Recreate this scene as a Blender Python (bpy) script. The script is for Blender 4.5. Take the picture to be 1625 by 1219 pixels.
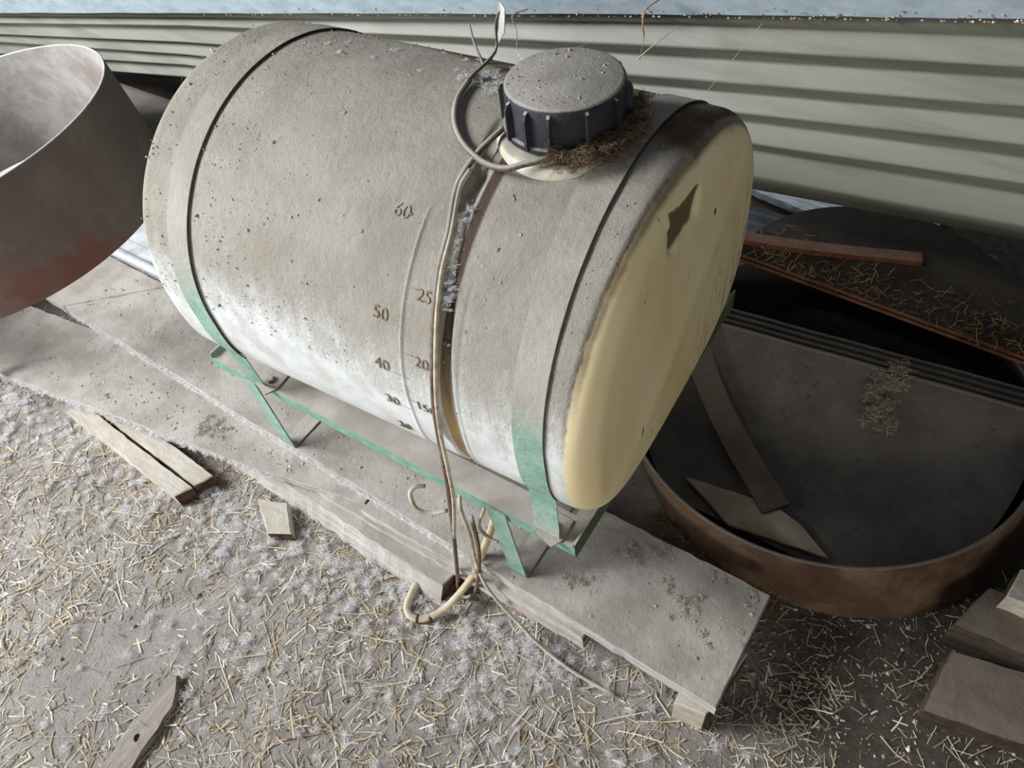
import bpy, bmesh, math, random
import numpy as np
from mathutils import Vector, Matrix
for o in list(bpy.data.objects): bpy.data.objects.remove(o, do_unlink=True)
SC = bpy.context.scene
COL = SC.collection
PI = math.pi

# ------------------------------------------------------------------ camera
fpx = 1190.0
dn = Vector((166, 959, 1190)).normalized()
X = Vector((2362, 1070, -1190)); Z = -dn
X = (X - Z * X.dot(Z)).normalized(); Y = Z.cross(X)
cam_d = bpy.data.cameras.new('camera'); cam = bpy.data.objects.new('camera', cam_d); COL.objects.link(cam)
cam_d.sensor_width = 36; cam_d.lens = fpx * 36 / 1625; cam_d.clip_start = .02; cam_d.clip_end = 100
Rm = Matrix(((X[0], -X[1], -X[2]), (Y[0], -Y[1], -Y[2]), (Z[0], -Z[1], -Z[2])))
cam.matrix_world = Matrix.Translation((0, 0, 1.5)) @ Rm.to_4x4()
SC.camera = cam
SC.view_settings.view_transform = 'Standard'; SC.view_settings.look = 'None'
SC.view_settings.gamma = 1; SC.view_settings.use_curve_mapping = False
SC.view_settings.exposure = 0.0

# ------------------------------------------------------------------ light
w = bpy.data.worlds.new('world'); SC.world = w; w.use_nodes = True
bg = w.node_tree.nodes['Background']; bg.inputs[0].default_value = (.80, .88, 1.0, 1); bg.inputs[1].default_value = .11
def area(name, loc, tgt, sx, sy, e, col):
    l = bpy.data.lights.new(name, 'AREA'); l.shape = 'RECTANGLE'; l.size = sx; l.size_y = sy; l.energy = e; l.color = col
    o = bpy.data.objects.new(name, l); COL.objects.link(o); o.location = loc
    o.rotation_euler = (Vector(tgt) - Vector(loc)).to_track_quat('-Z', 'Y').to_euler(); return o
area('shed_opening_daylight', (-4.0, -1.3, 3.0), (-.9, .6, .4), 1.9, 1.3, 350, (.94, .97, 1.0))
area('side_opening_daylight', (-2.3, -1.4, 1.0), (-1.0, .4, .3), 1.2, .8, 28, (.93, .96, 1.0))
area('end_face_fill', (1.15, -1.35, .75), (-.3, .85, .7), .9, .6, 15, (1.0, .95, .86))  # fill lamp added to brighten the tank's end face, no doorway there
area('outside_daylight', (-.62, 2.25, .40), (-.5, 1.93, 0), .4, .2, 1.6, (.8, .9, 1.0))

# ------------------------------------------------------------------ materials
def L(c): return tuple((v / 255 / 12.92 if v / 255 <= .04045 else ((v / 255 + .055) / 1.055) ** 2.4) for v in c) + (1,)
class NT:
    def __init__(s, name, rough=.85, spec=.25):
        s.m = bpy.data.materials.new(name); s.m.use_nodes = True; s.n = s.m.node_tree.nodes; s.l = s.m.node_tree.links
        s.b = s.n['Principled BSDF']; s.b.inputs['Roughness'].default_value = rough
        s.b.inputs['Specular IOR Level'].default_value = spec
        s.tc = s.n.new('ShaderNodeTexCoord'); s.geo = s.n.new('ShaderNodeNewGeometry')
    def co(s, scale=(1, 1, 1), rot=(0, 0, 0)):
        m = s.n.new('ShaderNodeMapping'); m.inputs['Scale'].default_value = scale; m.inputs['Rotation'].default_value = rot
        s.l.new(s.tc.outputs['Object'], m.inputs[0]); return m.outputs[0]
    def noise(s, scale, detail=6, rough=.6, vec=None, dist=0):
        t = s.n.new('ShaderNodeTexNoise'); t.inputs['Scale'].default_value = scale; t.inputs['Detail'].default_value = detail
        t.inputs['Roughness'].default_value = rough; t.inputs['Distortion'].default_value = dist
        s.l.new(vec if vec else s.tc.outputs['Object'], t.inputs['Vector']); return t.outputs['Fac']
    def vor(s, scale, vec=None, feat='F1'):
        t = s.n.new('ShaderNodeTexVoronoi'); t.inputs['Scale'].default_value = scale; t.feature = feat
        s.l.new(vec if vec else s.tc.outputs['Object'], t.inputs['Vector']); return t.outputs['Distance']
    def ramp(s, f, stops):
        r = s.n.new('ShaderNodeValToRGB'); e = r.color_ramp.elements
        while len(e) < len(stops): e.new(.5)
        for i, (p, c) in enumerate(stops): e[i].position = p; e[i].color = c if len(c) == 4 else L(c)
        s.l.new(f, r.inputs[0]); return r.outputs[0]
    def val(s, a): 
        v = s.n.new('ShaderNodeValue'); v.outputs[0].default_value = a; return v.outputs[0]
    def math(s, op, a, b=None, c=None, clamp=False):
        m = s.n.new('ShaderNodeMath'); m.operation = op; m.use_clamp = clamp
        for i, v in enumerate((a, b, c)):
            if v is None: continue
            if isinstance(v, (int, float)): m.inputs[i].default_value = v
            else: s.l.new(v, m.inputs[i])
        return m.outputs[0]
    def step(s, v, lo, hi):
        m = s.n.new('ShaderNodeMapRange'); m.interpolation_type = 'SMOOTHSTEP'
        s.l.new(v, m.inputs[0]); m.inputs[1].default_value = lo; m.inputs[2].default_value = hi; return m.outputs[0]
    def mix(s, f, a, b, mode='MIX'):
        m = s.n.new('ShaderNodeMix'); m.data_type = 'RGBA'; m.blend_type = mode
        for k, v in ((0, f), (6, a), (7, b)):
            if isinstance(v, (int, float)): m.inputs[k].default_value = v
            elif isinstance(v, tuple): m.inputs[k].default_value = v if len(v) == 4 else L(v)
            else: s.l.new(v, m.inputs[k])
        return m.outputs[2]
    def sep(s, vec):
        m = s.n.new('ShaderNodeSeparateXYZ'); s.l.new(vec, m.inputs[0]); return m.outputs
    def up(s): return s.sep(s.geo.outputs['Normal'])[2]
    def color(s, c):
        if isinstance(c, tuple): s.b.inputs['Base Color'].default_value = c if len(c) == 4 else L(c)
        else: s.l.new(c, s.b.inputs['Base Color'])
    def bump(s, h, strength=.5, dist=.003, prev=None):
        b = s.n.new('ShaderNodeBump'); b.inputs['Strength'].default_value = strength; b.inputs['Distance'].default_value = dist
        s.l.new(h, b.inputs['Height'])
        if prev is not None: s.l.new(prev, b.inputs['Normal'])
        s.l.new(b.outputs[0], s.b.inputs['Normal']); return b.outputs[0]

DUST_A, DUST_B = (149, 143, 134), (174, 168, 160)
def dust_col(t, a=DUST_A, b=DUST_B):
    return t.mix(t.step(t.noise(9, 5), .35, .65), a, b)
def dust_bump(t, k=1.0):
    n1 = t.bump(t.noise(55, 8, .7), .55 * k, .006)
    return t.bump(t.noise(420, 4, .7), .5 * k, .0018, n1)

def dusty(name, base1, base2, lo, hi, nscale=12, grain=None, rough=.9, amount=1.0, dusta=DUST_A, dustb=DUST_B, bump=1.0, metal=0):
    t = NT(name, rough)
    if grain: b = t.mix(t.step(t.noise(grain[3], 8, .65, t.co(grain[:3]), .6), .3, .7), base1, base2)
    else: b = t.mix(t.step(t.noise(nscale, 8, .65), .35, .65), base1, base2)
    f = t.math('ADD', t.up(), t.math('MULTIPLY', t.math('SUBTRACT', t.noise(14, 8, .7), .5), .55))
    f = t.math('MULTIPLY', t.step(f, lo, hi), amount)
    t.color(t.mix(f, b, dust_col(t, dusta, dustb)))
    dust_bump(t, bump)
    return t.m

M = {}
M['wood'] = dusty('dusty_board', (208, 204, 198), (168, 162, 154), .25, .7, grain=(2, 26, 26, 4))
M['wood_dark'] = dusty('dark_lumber', (88, 76, 64), (58, 50, 42), .3, 1.1, grain=(3, 30, 30, 4), amount=.75, dusta=(116, 106, 94), dustb=(136, 126, 112))
M['wood_end'] = dusty('board_end_grain', (104, 82, 62), (60, 46, 34), .3, .9, 60)
M['wood_pale'] = dusty('pale_block', (216, 207, 192), (180, 168, 150), .5, 1.1, grain=(3, 20, 20, 5), amount=.6)
M['wood_red'] = dusty('reddish_slat', (128, 76, 48), (88, 54, 36), .6, 1.3, grain=(2, 30, 30, 4), amount=.35)
M['grey_stick'] = dusty('weathered_wood', (150, 138, 122), (92, 80, 66), .5, 1.2, grain=(40, 3, 20, 4), amount=.5)
M['green'] = dusty('green_painted_steel', (136, 176, 156), (112, 156, 134), .35, .8, 40, bump=.35, rough=.6)
M['green_strap'] = dusty('green_strap_paint', (160, 188, 172), (130, 168, 150), -.02, .42, 24, bump=1.1, dusta=(158, 150, 138), dustb=(176, 169, 157), rough=.6)
M['green_dark'] = dusty('dull_green_steel', (92, 106, 78), (78, 86, 60), .45, .9, 30, bump=.4)
M['steel_dusty'] = dusty('dusty_bolt', (150, 140, 128), (110, 100, 90), .1, .5, 30)

def tank_material():
    t = NT('tank_polyethylene', .55, .35)
    P = t.sep(t.tc.outputs['Object']); lx, ly, dz = P[0], P[1], P[2]
    le = t.math('SUBTRACT', t.math('SUBTRACT', lx, t.math('MULTIPLY', t.math('MINIMUM', ly, 0), .07)), .006)
    nz = t.up(); nA = t.noise(7, 8, .7); nB = t.noise(40, 6, .7)
    white = t.mix(t.step(t.noise(16, 6, .6), .4, .65), (226, 229, 228), (206, 206, 200))
    yel = t.mix(t.step(t.noise(11, 6, .6, t.co((1, 1.0, .35), (.6, 0, 0))), .35, .7), (248, 232, 186), (242, 220, 164))
    face = t.step(le, .466, .477)
    base = t.mix(face, white, yel)  # end face gets a yellower base colour than the barrel
    # long grime streaks low on the end face
    st = t.noise(26, 7, .7, t.co((1, 2.2, .45), (-.62, 0, 0)))
    low = t.step(t.math('ADD', ly, t.math('MULTIPLY', dz, -.8)), .02, .30)
    base = t.mix(t.math('MULTIPLY', t.math('MULTIPLY', t.step(st, .50, .68), low), t.math('MULTIPLY', face, .8)), base, (140, 104, 62))
    base = t.mix(t.math('MULTIPLY', t.step(t.noise(34, 3, .5, t.co((1, 1.3, .5))), .69, .74), face), base, (88, 66, 38))
    # ochre film left in the moulded channel and beside it
    ch = t.math('MULTIPLY', t.step(lx, .2515, .254), t.math('SUBTRACT', 1, t.step(lx, .266, .272)))
    ch = t.math('MULTIPLY', ch, t.math('SUBTRACT', 1, t.step(ly, -.07, -.03)))
    # dust
    f = t.math('ADD', nz, t.math('MULTIPLY', t.math('SUBTRACT', nA, .5), .75))
    f = t.math('ADD', f, t.math('MULTIPLY', t.math('SUBTRACT', t.noise(22, 8, .75, t.co((1.6, 1, .6), (0, .5, 0))), .5), .45))
    d = t.step(f, -.04, .46)
    d = t.math('MULTIPLY', d, t.math('SUBTRACT', 1, t.step(t.math('ADD', le, t.math('MULTIPLY', t.math('SUBTRACT', nB, .5), .01)), .466, .474)))
    dc = t.mix(t.step(nA, .35, .65), (158, 150, 138), (176, 169, 157))
    c = t.mix(d, base, dc)
    # brown bare film behind the cap and along the top of the far end
    g1 = t.math('MULTIPLY', t.step(t.math('ADD', lx, t.math('MULTIPLY', ly, 1.1)), .37, .43), t.step(t.math('ADD', dz, t.math('MULTIPLY', t.math('SUBTRACT', nB, .5), .05)), .16, .22))
    rim = t.math('MULTIPLY', t.step(le, .464, .472), t.math('SUBTRACT', 1, t.step(t.math('ADD', le, t.math('MULTIPLY', t.math('SUBTRACT', nB, .5), .006)), .478, .485)))
    rim = t.math('MULTIPLY', rim, t.step(dz, .06, .2))
    g2 = t.math('MULTIPLY', t.step(t.math('ADD', lx, t.math('MULTIPLY', ly, 3.2)), .40, .52), t.step(dz, .15, .22))
    g2 = t.math('MULTIPLY', g2, t.math('SUBTRACT', 1, t.step(lx, .484, .490)))
    g = t.math('MAXIMUM', t.math('MULTIPLY', g2, .95), t.math('MULTIPLY', rim, .75))
    c = t.mix(g, c, t.mix(t.step(nB, .3, .7), (74, 58, 40), (120, 98, 70)))
    # dirt caught on the moulded ledge in the end face
    jn = t.math('MULTIPLY', t.math('SUBTRACT', nB, .5), .012)
    a = t.step(t.math('ADD', dz, jn), .214, .219)
    a = t.math('MULTIPLY', a, t.math('SUBTRACT', 1, t.step(t.math('ADD', t.math('ADD', dz, t.math('MULTIPLY', ly, .18)), jn), .262, .267)))
    a = t.math('MULTIPLY', a, t.math('MULTIPLY', t.step(ly, -.092, -.088), t.math('SUBTRACT', 1, t.step(t.math('ADD', ly, t.math('MULTIPLY', dz, -.3)), -.075, -.068))))
    c = t.mix(t.math('MULTIPLY', t.math('MULTIPLY', a, face), .95), c, (104, 84, 54))
    chc = t.mix(t.step(dz, -.05, .2), (178, 150, 96), (74, 54, 40))
    c = t.mix(t.math('MULTIPLY', ch, .92), c, chc)
    t.color(c)
    r = t.math('MULTIPLY_ADD', d, .4, .5); t.l.new(r, t.b.inputs['Roughness'])
    lump = t.math('MULTIPLY', t.noise(60, 8, .75), t.math('MULTIPLY_ADD', d, .9, .1))
    n1 = t.bump(lump, .75, .008)
    t.bump(t.math('MULTIPLY', t.noise(450, 3, .7), t.math('MULTIPLY_ADD', d, .9, .1)), .5, .0018, n1)
    t.b.inputs['Subsurface Weight'].default_value = .0
    return t.m
M['tank'] = tank_material()
def simple(name, c1, c2, sc, rough=.6, k=.3, spec=.3):
    t = NT(name, rough, spec); t.color(t.mix(t.step(t.noise(sc, 6), .35, .65), c1, c2)); t.bump(t.noise(sc * 3, 5), k, .002); return t.m
M['neck'] = dusty('neck_plastic', (222, 220, 206), (200, 192, 168), .75, .98, 20, bump=.4, rough=.5)
M['cap_black'] = dusty('black_cap_plastic', (30, 31, 34), (58, 60, 66), .5, .85, 9, bump=.9, rough=.45)
M['number'] = dusty('moulded_number', (150, 140, 124), (118, 106, 90), .6, 1.2, 60, bump=.3)
M['cord'] = dusty('grey_brown_cord', (128, 112, 98), (94, 78, 66), .25, .8, 120, bump=.6)
M['cord_pale'] = dusty('pale_cord', (206, 196, 174), (170, 154, 128), .5, 1.0, 60, bump=.3)
M['hose'] = dusty('cream_hose', (218, 204, 172), (188, 166, 124), .6, 1.1, 25, bump=.3, rough=.55)
M['wire'] = simple('dark_wire', (74, 66, 58), (50, 44, 38), 90)
M['web'] = simple('web_fluff', (205, 203, 196), (180, 176, 168), 90, .9)
M['straw_blade'] = simple('brown_blade', (190, 150, 108), (130, 88, 60), 60, .7)

def rust(name, c1, c2, c3, lo, hi, amount, k=1.0, da=(128, 120, 112), db=(150, 144, 136)):
    t = NT(name, .85, .3)
    a = t.mix(t.step(t.noise(7, 8, .7, None, .4), .38, .62), c1, c2)
    a = t.mix(t.step(t.noise(3.5, 6, .6), .55, .7), a, c3)
    a = t.mix(t.math('MULTIPLY', t.noise(160, 3, .8), .25), a, (60, 50, 46))
    f = t.math('ADD', t.up(), t.math('MULTIPLY', t.math('SUBTRACT', t.noise(10, 8, .7), .5), .5))
    t.color(t.mix(t.math('MULTIPLY', t.step(f, lo, hi), amount), a, dust_col(t, da, db)))
    dust_bump(t, k); return t.m
M['ring_out'] = rust('brown_steel_outside', (112, 98, 90), (124, 112, 102), (126, 84, 74), .3, .9, .8, .9)
M['ring_in'] = rust('limed_steel_inside', (186, 182, 178), (158, 150, 144), (148, 134, 122), .3, .9, .8, .35)
M['ring_rim'] = simple('steel_edge_painted_glint', (232, 230, 228), (206, 202, 198), 40, .5)  # rust-free steel edge; the light it catches is painted into the pale colour
M['tub_out'] = rust('rusty_tub_outside', (134, 108, 84), (98, 74, 56), (84, 50, 36), .3, .9, .7, 1.3)
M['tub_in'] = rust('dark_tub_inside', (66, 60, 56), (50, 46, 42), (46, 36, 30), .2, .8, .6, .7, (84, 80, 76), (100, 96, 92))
M['plate'] = rust('dusty_curved_plate', (92, 87, 82), (76, 71, 67), (70, 60, 52), .0, .6, .8, 1.2, (112, 105, 98), (132, 125, 117))
M['lip'] = rust('dusty_rolled_edge', (128, 116, 102), (104, 92, 80), (92, 76, 62), .0, .6, .8, .8, (128, 120, 110), (146, 138, 128))
M['lid_top'] = rust('mossy_lid_dirt', (62, 54, 42), (42, 36, 28), (78, 75, 66), 2, 3, .0, 1.6)
M['lid_edge'] = rust('rust_edge', (150, 98, 66), (104, 64, 42), (84, 50, 34), 2, 3, .0, 1.2)
M['cardboard'] = simple('buff_board', (190, 176, 156), (168, 152, 130), 20, .85)
M['white_sheet'] = dusty('white_painted_sheet', (214, 220, 228), (190, 196, 204), .8, 1.15, 14, amount=.75, rough=.5, bump=.4)
M['white_board'] = dusty('weathered_white_board', (206, 214, 222), (150, 146, 140), 2, 3, grain=(3, 20, 20, 5), bump=.7)
M['dark_sheet'] = simple('dark_grey_sheet', (74, 76, 84), (56, 56, 62), 14, .7)
M['drum_grey'] = rust('grey_drum', (128, 124, 118), (104, 100, 96), (120, 110, 100), .2, .9, .7, .4)
def siding_mat():
    t = NT('cream_painted_siding', .5, .4)
    a = t.mix(t.step(t.noise(4, 5, .6, t.co((.4, 1, 6))), .4, .65), (136, 136, 124), (120, 119, 107))
    a = t.mix(t.math('MULTIPLY', t.step(t.noise(70, 8, .8, t.co((.15, 1, 1))), .55, .8), .35), a, (112, 104, 90))
    t.color(a); t.bump(t.noise(7, 4, .5, t.co((1, 1, 5))), .25, .004); return t.m
M['siding'] = siding_mat()
def rail_mat():
    t = NT('white_painted_girt', .5, .4)
    a = t.mix(t.step(t.noise(12, 6, .7, t.co((1, 1, 3))), .35, .7), (164, 176, 182), (140, 153, 160))
    a = t.mix(t.step(t.noise(48, 8, .75), .64, .74), a, (112, 98, 82))
    t.color(a); t.bump(t.noise(60, 6), .3, .003); return t.m
M['rail'] = rail_mat()
def soil_mat():
    t = NT('dusty_soil', .97, .1)
    a = t.mix(t.step(t.noise(6, 8, .7), .35, .65), (158, 151, 144), (184, 178, 171))
    a = t.mix(t.step(t.noise(45, 8, .8), .52, .72), a, (112, 100, 88))
    a = t.mix(t.math('MULTIPLY', t.step(t.noise(150, 4, .8), .6, .72), .7), a, (190, 184, 176))
    # shade painted in under siding and by lumber pile, where dirt is browner, barer
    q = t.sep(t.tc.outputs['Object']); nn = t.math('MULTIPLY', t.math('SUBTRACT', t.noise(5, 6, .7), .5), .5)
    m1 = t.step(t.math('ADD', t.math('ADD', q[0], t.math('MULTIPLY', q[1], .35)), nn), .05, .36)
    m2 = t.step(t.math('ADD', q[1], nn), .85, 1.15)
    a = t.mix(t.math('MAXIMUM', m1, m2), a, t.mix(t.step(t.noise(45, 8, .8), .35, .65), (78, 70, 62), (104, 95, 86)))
    t.color(a)
    n1 = t.bump(t.noise(38, 10, .8), .9, .014); n2 = t.bump(t.vor(130), .5, .005, n1); t.bump(t.noise(500, 3, .8), .6, .002, n2)
    return t.m
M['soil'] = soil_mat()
def island_mat(name, stops, rough=.8, trans=0):
    t = NT(name, rough, .2)
    t.color(t.ramp(t.geo.outputs['Random Per Island'], stops)); return t.m
M['straw'] = island_mat('straw_blades', [(0, (112, 100, 86)), (.22, (150, 138, 120)), (.4, (186, 170, 142)), (.55, (214, 198, 164)), (.66, (156, 128, 92)), (.76, (176, 170, 162)), (.9, (206, 200, 190)), (1, (236, 228, 208))], .6)
M['crumb'] = island_mat('soil_crumbs', [(0, (96, 86, 76)), (.4, (142, 132, 120)), (.8, (170, 161, 150)), (1, (214, 212, 208))], .95)
M['dcrumb'] = island_mat('dust_crumbs_mat', [(0, (140, 130, 118)), (.9, (176, 168, 156)), (1, (216, 212, 204))], .95)
M['fluff'] = island_mat('white_fluff', [(0, (238, 238, 240)), (1, (220, 218, 218))], .9)
M['fluff'].node_tree.nodes['Principled BSDF'].inputs['Alpha'].default_value = .8
M['weed'] = island_mat('grey_weed', [(0, (150, 136, 112)), (1, (206, 192, 166))], .9)
M['nest'] = island_mat('nest_debris_mat', [(0, (150, 108, 76)), (.5, (206, 176, 148)), (1, (232, 214, 196))], .9)
M['hay_dark'] = island_mat('dark_hay', [(0, (90, 66, 42)), (.6, (140, 104, 64)), (1, (196, 160, 104))], .8)

# ------------------------------------------------------------------ mesh helpers
class MB:
    def __init__(s): s.v = []; s.f = []; s.mi = []
    def add(s, v, f, mi=0):
        k = len(s.v); s.v += [tuple(p) for p in v]; s.f += [tuple(i + k for i in q) for q in f]
        s.mi += list(mi) if isinstance(mi, (list, tuple)) else [mi] * len(f)
    def box(s, x0, x1, y0, y1, z0, z1, mi=0, M4=None):
        v = [(x, y, z) for z in (z0, z1) for x, y in ((x0, y0), (x1, y0), (x1, y1), (x0, y1))]
        if M4: v = [tuple(M4 @ Vector(p)) for p in v]
        s.add(v, [(0, 3, 2, 1), (4, 5, 6, 7), (0, 1, 5, 4), (1, 2, 6, 5), (2, 3, 7, 6), (3, 0, 4, 7)], mi)
    def tube(s, pts, r, n=8, mi=0, caps=True, flat=1.0):
        P = [Vector(p) for p in pts]; R = r if isinstance(r, (list, tuple)) else [r] * len(P)
        T = [(P[min(i + 1, len(P) - 1)] - P[max(i - 1, 0)]).normalized() for i in range(len(P))]
        u = T[0].orthogonal().normalized(); v = []; f = []
        for i, p in enumerate(P):
            u = (u - T[i] * u.dot(T[i])).normalized(); b = T[i].cross(u)
            for k in range(n):
                a = 2 * PI * k / n; v.append(p + (u * math.cos(a) + b * math.sin(a) * flat) * R[i])
        for i in range(len(P) - 1):
            for k in range(n): f.append((i * n + k, i * n + (k + 1) % n, (i + 1) * n + (k + 1) % n, (i + 1) * n + k))
        if caps: f.append(tuple(range(n))[::-1]); f.append(tuple((len(P) - 1) * n + k for k in range(n)))
        s.add(v, f, mi)
    def lathe(s, prof, c=(0, 0, 0), n=64, mi=0, wob=None, cap0=False, cap1=False):
        v = []; f = []
        for i, (r, z) in enumerate(prof):
            for k in range(n):
                a = 2 * PI * k / n; rr = r + (wob(i, k) if wob else 0)
                v.append((c[0] + rr * math.cos(a), c[1] + rr * math.sin(a), c[2] + z))
        for i in range(len(prof) - 1):
            for k in range(n): f.append((i * n + k, i * n + (k + 1) % n, (i + 1) * n + (k + 1) % n, (i + 1) * n + k))
        if cap0: f.append(tuple(range(n))[::-1])
        if cap1: f.append(tuple((len(prof) - 1) * n + k for k in range(n)))
        s.add(v, f, mi)
    def build(s, name, mats, parent=None, smooth=False, loc=None):
        me = bpy.data.meshes.new(name); me.from_pydata(s.v, [], s.f)
        for m in (mats if isinstance(mats, (list, tuple)) else [mats]): me.materials.append(m)
        me.polygons.foreach_set('material_index', s.mi)
        if smooth: me.polygons.foreach_set('use_smooth', [True] * len(me.polygons))
        me.update(); o = bpy.data.objects.new(name, me); COL.objects.link(o)
        if parent: o.parent = parent
        if loc: o.location = loc
        return o
def auto(o, ang=35):
    me = o.data; bm = bmesh.new(); bm.from_mesh(me)
    bmesh.ops.recalc_face_normals(bm, faces=bm.faces)
    for e in bm.edges: e.smooth = not (len(e.link_faces) == 2 and e.calc_face_angle(0) > math.radians(ang))
    for f in bm.faces: f.smooth = True
    bm.to_mesh(me); bm.free(); return o
def tag(o, label, cat, group=None, kind=None):
    o['label'] = label; o['category'] = cat
    if group: o['group'] = group
    if kind: o['kind'] = kind
    return o
def empty(name, loc, rz=0):
    o = bpy.data.objects.new(name, None); COL.objects.link(o); o.location = loc; o.rotation_euler = (0, 0, rz); o.empty_display_size = .05
    return o
def struct(o, label=None):
    o['kind'] = 'structure'
    if label: o['label'] = label
    return o
def smooth_path(pts, k=6):
    P = [np.array(p, float) for p in pts]; P = [2 * P[0] - P[1]] + P + [2 * P[-1] - P[-2]]; out = []
    for i in range(1, len(P) - 2):
        for j in range(k):
            t = j / k; a, b, c, d = P[i - 1:i + 3]
            out.append(.5 * (2 * b + (c - a) * t + (2 * a - 5 * b + 4 * c - d) * t * t + (3 * b - a - 3 * c + d) * t ** 3))
    out.append(P[-2]); return [tuple(p) for p in out]

# ------------------------------------------------------------------ ground
def gz(x, y):
    return .004 * (np.sin(9 * x + 2) * np.cos(7 * y) + .6 * np.sin(23 * x + 11 * y) + .4 * np.cos(41 * y - 17 * x)) - .004
def grid(name, x0, x1, y0, y1, nx, ny, mat, zf):
    xs = np.linspace(x0, x1, nx); ys = np.linspace(y0, y1, ny)
    v = [(x, y, float(zf(x, y))) for y in ys for x in xs]
    f = [(j * nx + i, j * nx + i + 1, (j + 1) * nx + i + 1, (j + 1) * nx + i) for j in range(ny - 1) for i in range(nx - 1)]
    b = MB(); b.add(v, f); return b.build(name, mat, None, True)
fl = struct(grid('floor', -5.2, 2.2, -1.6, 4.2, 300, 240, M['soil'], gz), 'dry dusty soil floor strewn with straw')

# ------------------------------------------------------------------ corrugated siding and white rail
ST = [
[(-3.759,1.280,0.301),(-3.771,1.280,0.291),(-3.806,1.280,0.265),(-3.838,1.280,0.240),(-3.879,1.280,0.209),(-3.897,1.280,0.194),(-3.925,1.280,0.172),(-3.969,1.280,0.139),(-4.018,1.280,0.101),(-4.049,1.280,0.077),(-4.091,1.280,0.045),(-4.128,1.280,0.016)],
[(-2.257,1.360,0.514),(-2.265,1.360,0.503),(-2.277,1.360,0.485),(-2.294,1.360,0.460),(-2.320,1.360,0.422),(-2.328,1.360,0.410),(-2.352,1.360,0.375),(-2.365,1.360,0.355),(-2.379,1.360,0.334),(-2.395,1.360,0.311),(-2.414,1.360,0.284),(-2.438,1.360,0.249)],
[(-0.664,1.450,0.738),(-0.663,1.450,0.719),(-0.661,1.450,0.683),(-0.659,1.450,0.649),(-0.657,1.450,0.613),(-0.655,1.450,0.578),(-0.653,1.450,0.549),(-0.651,1.450,0.518),(-0.649,1.450,0.483),(-0.647,1.450,0.453),(-0.644,1.450,0.406),(-0.641,1.450,0.351)],
[(-0.042,1.450,0.834),(-0.031,1.450,0.805),(-0.019,1.450,0.772),(-0.006,1.450,0.739),(0.006,1.450,0.706),(0.020,1.450,0.670),(0.032,1.450,0.638),(0.048,1.450,0.596),(0.060,1.450,0.564),(0.075,1.450,0.524),(0.093,1.450,0.476),(0.112,1.450,0.427)],
[(0.139,1.450,0.862),(0.153,1.450,0.831),(0.169,1.450,0.798),(0.185,1.450,0.765),(0.200,1.450,0.734),(0.217,1.450,0.697),(0.233,1.450,0.664),(0.254,1.450,0.619),(0.269,1.450,0.588),(0.290,1.450,0.544),(0.312,1.450,0.497),(0.335,1.450,0.449)],
]
def siding():
    nodes = [0]; rows = []
    # rows: each fold line, rounded by two neighbours; odd folds stand proud of the sheet
    for j in range(12):
        proud = .016 if j % 2 == 0 else 0.0
        rows.append((j, 0, proud))
    cols = []
    for s in ST:
        line = []
        for j in range(12):
            pr = .027 if j % 2 == 0 else 0.0
            line.append(Vector((s[j][0], s[j][1] - pr, s[j][2])))
        # round the folds
        out = [line[0]]
        for j in range(1, 11):
            a, b, c = line[j - 1], line[j], line[j + 1]
            out += [b.lerp(a, .10), b.lerp(a, .03).lerp(b.lerp(c, .03), .5), b.lerp(c, .10)]
        out.append(line[-1]); top = line[0] + Vector((0, 0, .10)); cols.append([top] + out)
    # fine interpolation along the sheet
    full = []
    for i in range(len(cols) - 1):
        for k in range(10):
            full.append([a.lerp(b, k / 10) for a, b in zip(cols[i], cols[i + 1])])
    full.append(cols[-1]); n = len(full[0]); b = MB(); v = []; f = []
    for c in full: v += [tuple(p) for p in c]
    for c in full: v += [(p[0], p[1] + .0015, p[2]) for p in c]
    N = len(full) * n
    for i in range(len(full) - 1):
        for j in range(n - 1):
            q = (i * n + j, i * n + j + 1, (i + 1) * n + j + 1, (i + 1) * n + j); f.append(q); f.append(tuple(N + k for k in q[::-1]))
        f.append((i * n + n - 1, N + i * n + n - 1, N + (i + 1) * n + n - 1, (i + 1) * n + n - 1))
    b.add(v, f); return b.build('wall_back', M['siding'], None, True)
struct(siding(), 'cream corrugated metal siding with horizontal ribs')
def girt():
    b = MB(); v = []; f = []; F = []
    P = [Vector(s[0]) for s in ST]; P[0] = P[0] + (P[0] - P[1]) * .3
    path = []
    for i in range(len(P) - 1):
        for k in range(12): path.append(P[i].lerp(P[i + 1], k / 12))
    path.append(P[-1])
    sec = [(-.020, 0), (-.026, .004), (-.026, .055), (-.020, .060), (.0, .060), (.0, 0)]
    rnd = random.Random(3)
    for p in path:
        j = rnd.uniform(-.0012, .0012)
        for (dy, dz) in sec: v.append((p[0], p[1] - .018 + dy, p[2] + .016 + dz + (j if dz < .01 else 0)))
    n = len(sec)
    for i in range(len(path) - 1):
        for k in range(n): f.append((i * n + k, (i + 1) * n + k, (i + 1) * n + (k + 1) % n, i * n + (k + 1) % n))
    f.append(tuple(range(n))); f.append(tuple((len(path) - 1) * n + k for k in range(n))[::-1])
    b.add(v, f); return auto(b.build('trim_1', M['rail']))
struct(girt(), 'white painted rail along the top of the siding')

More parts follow.
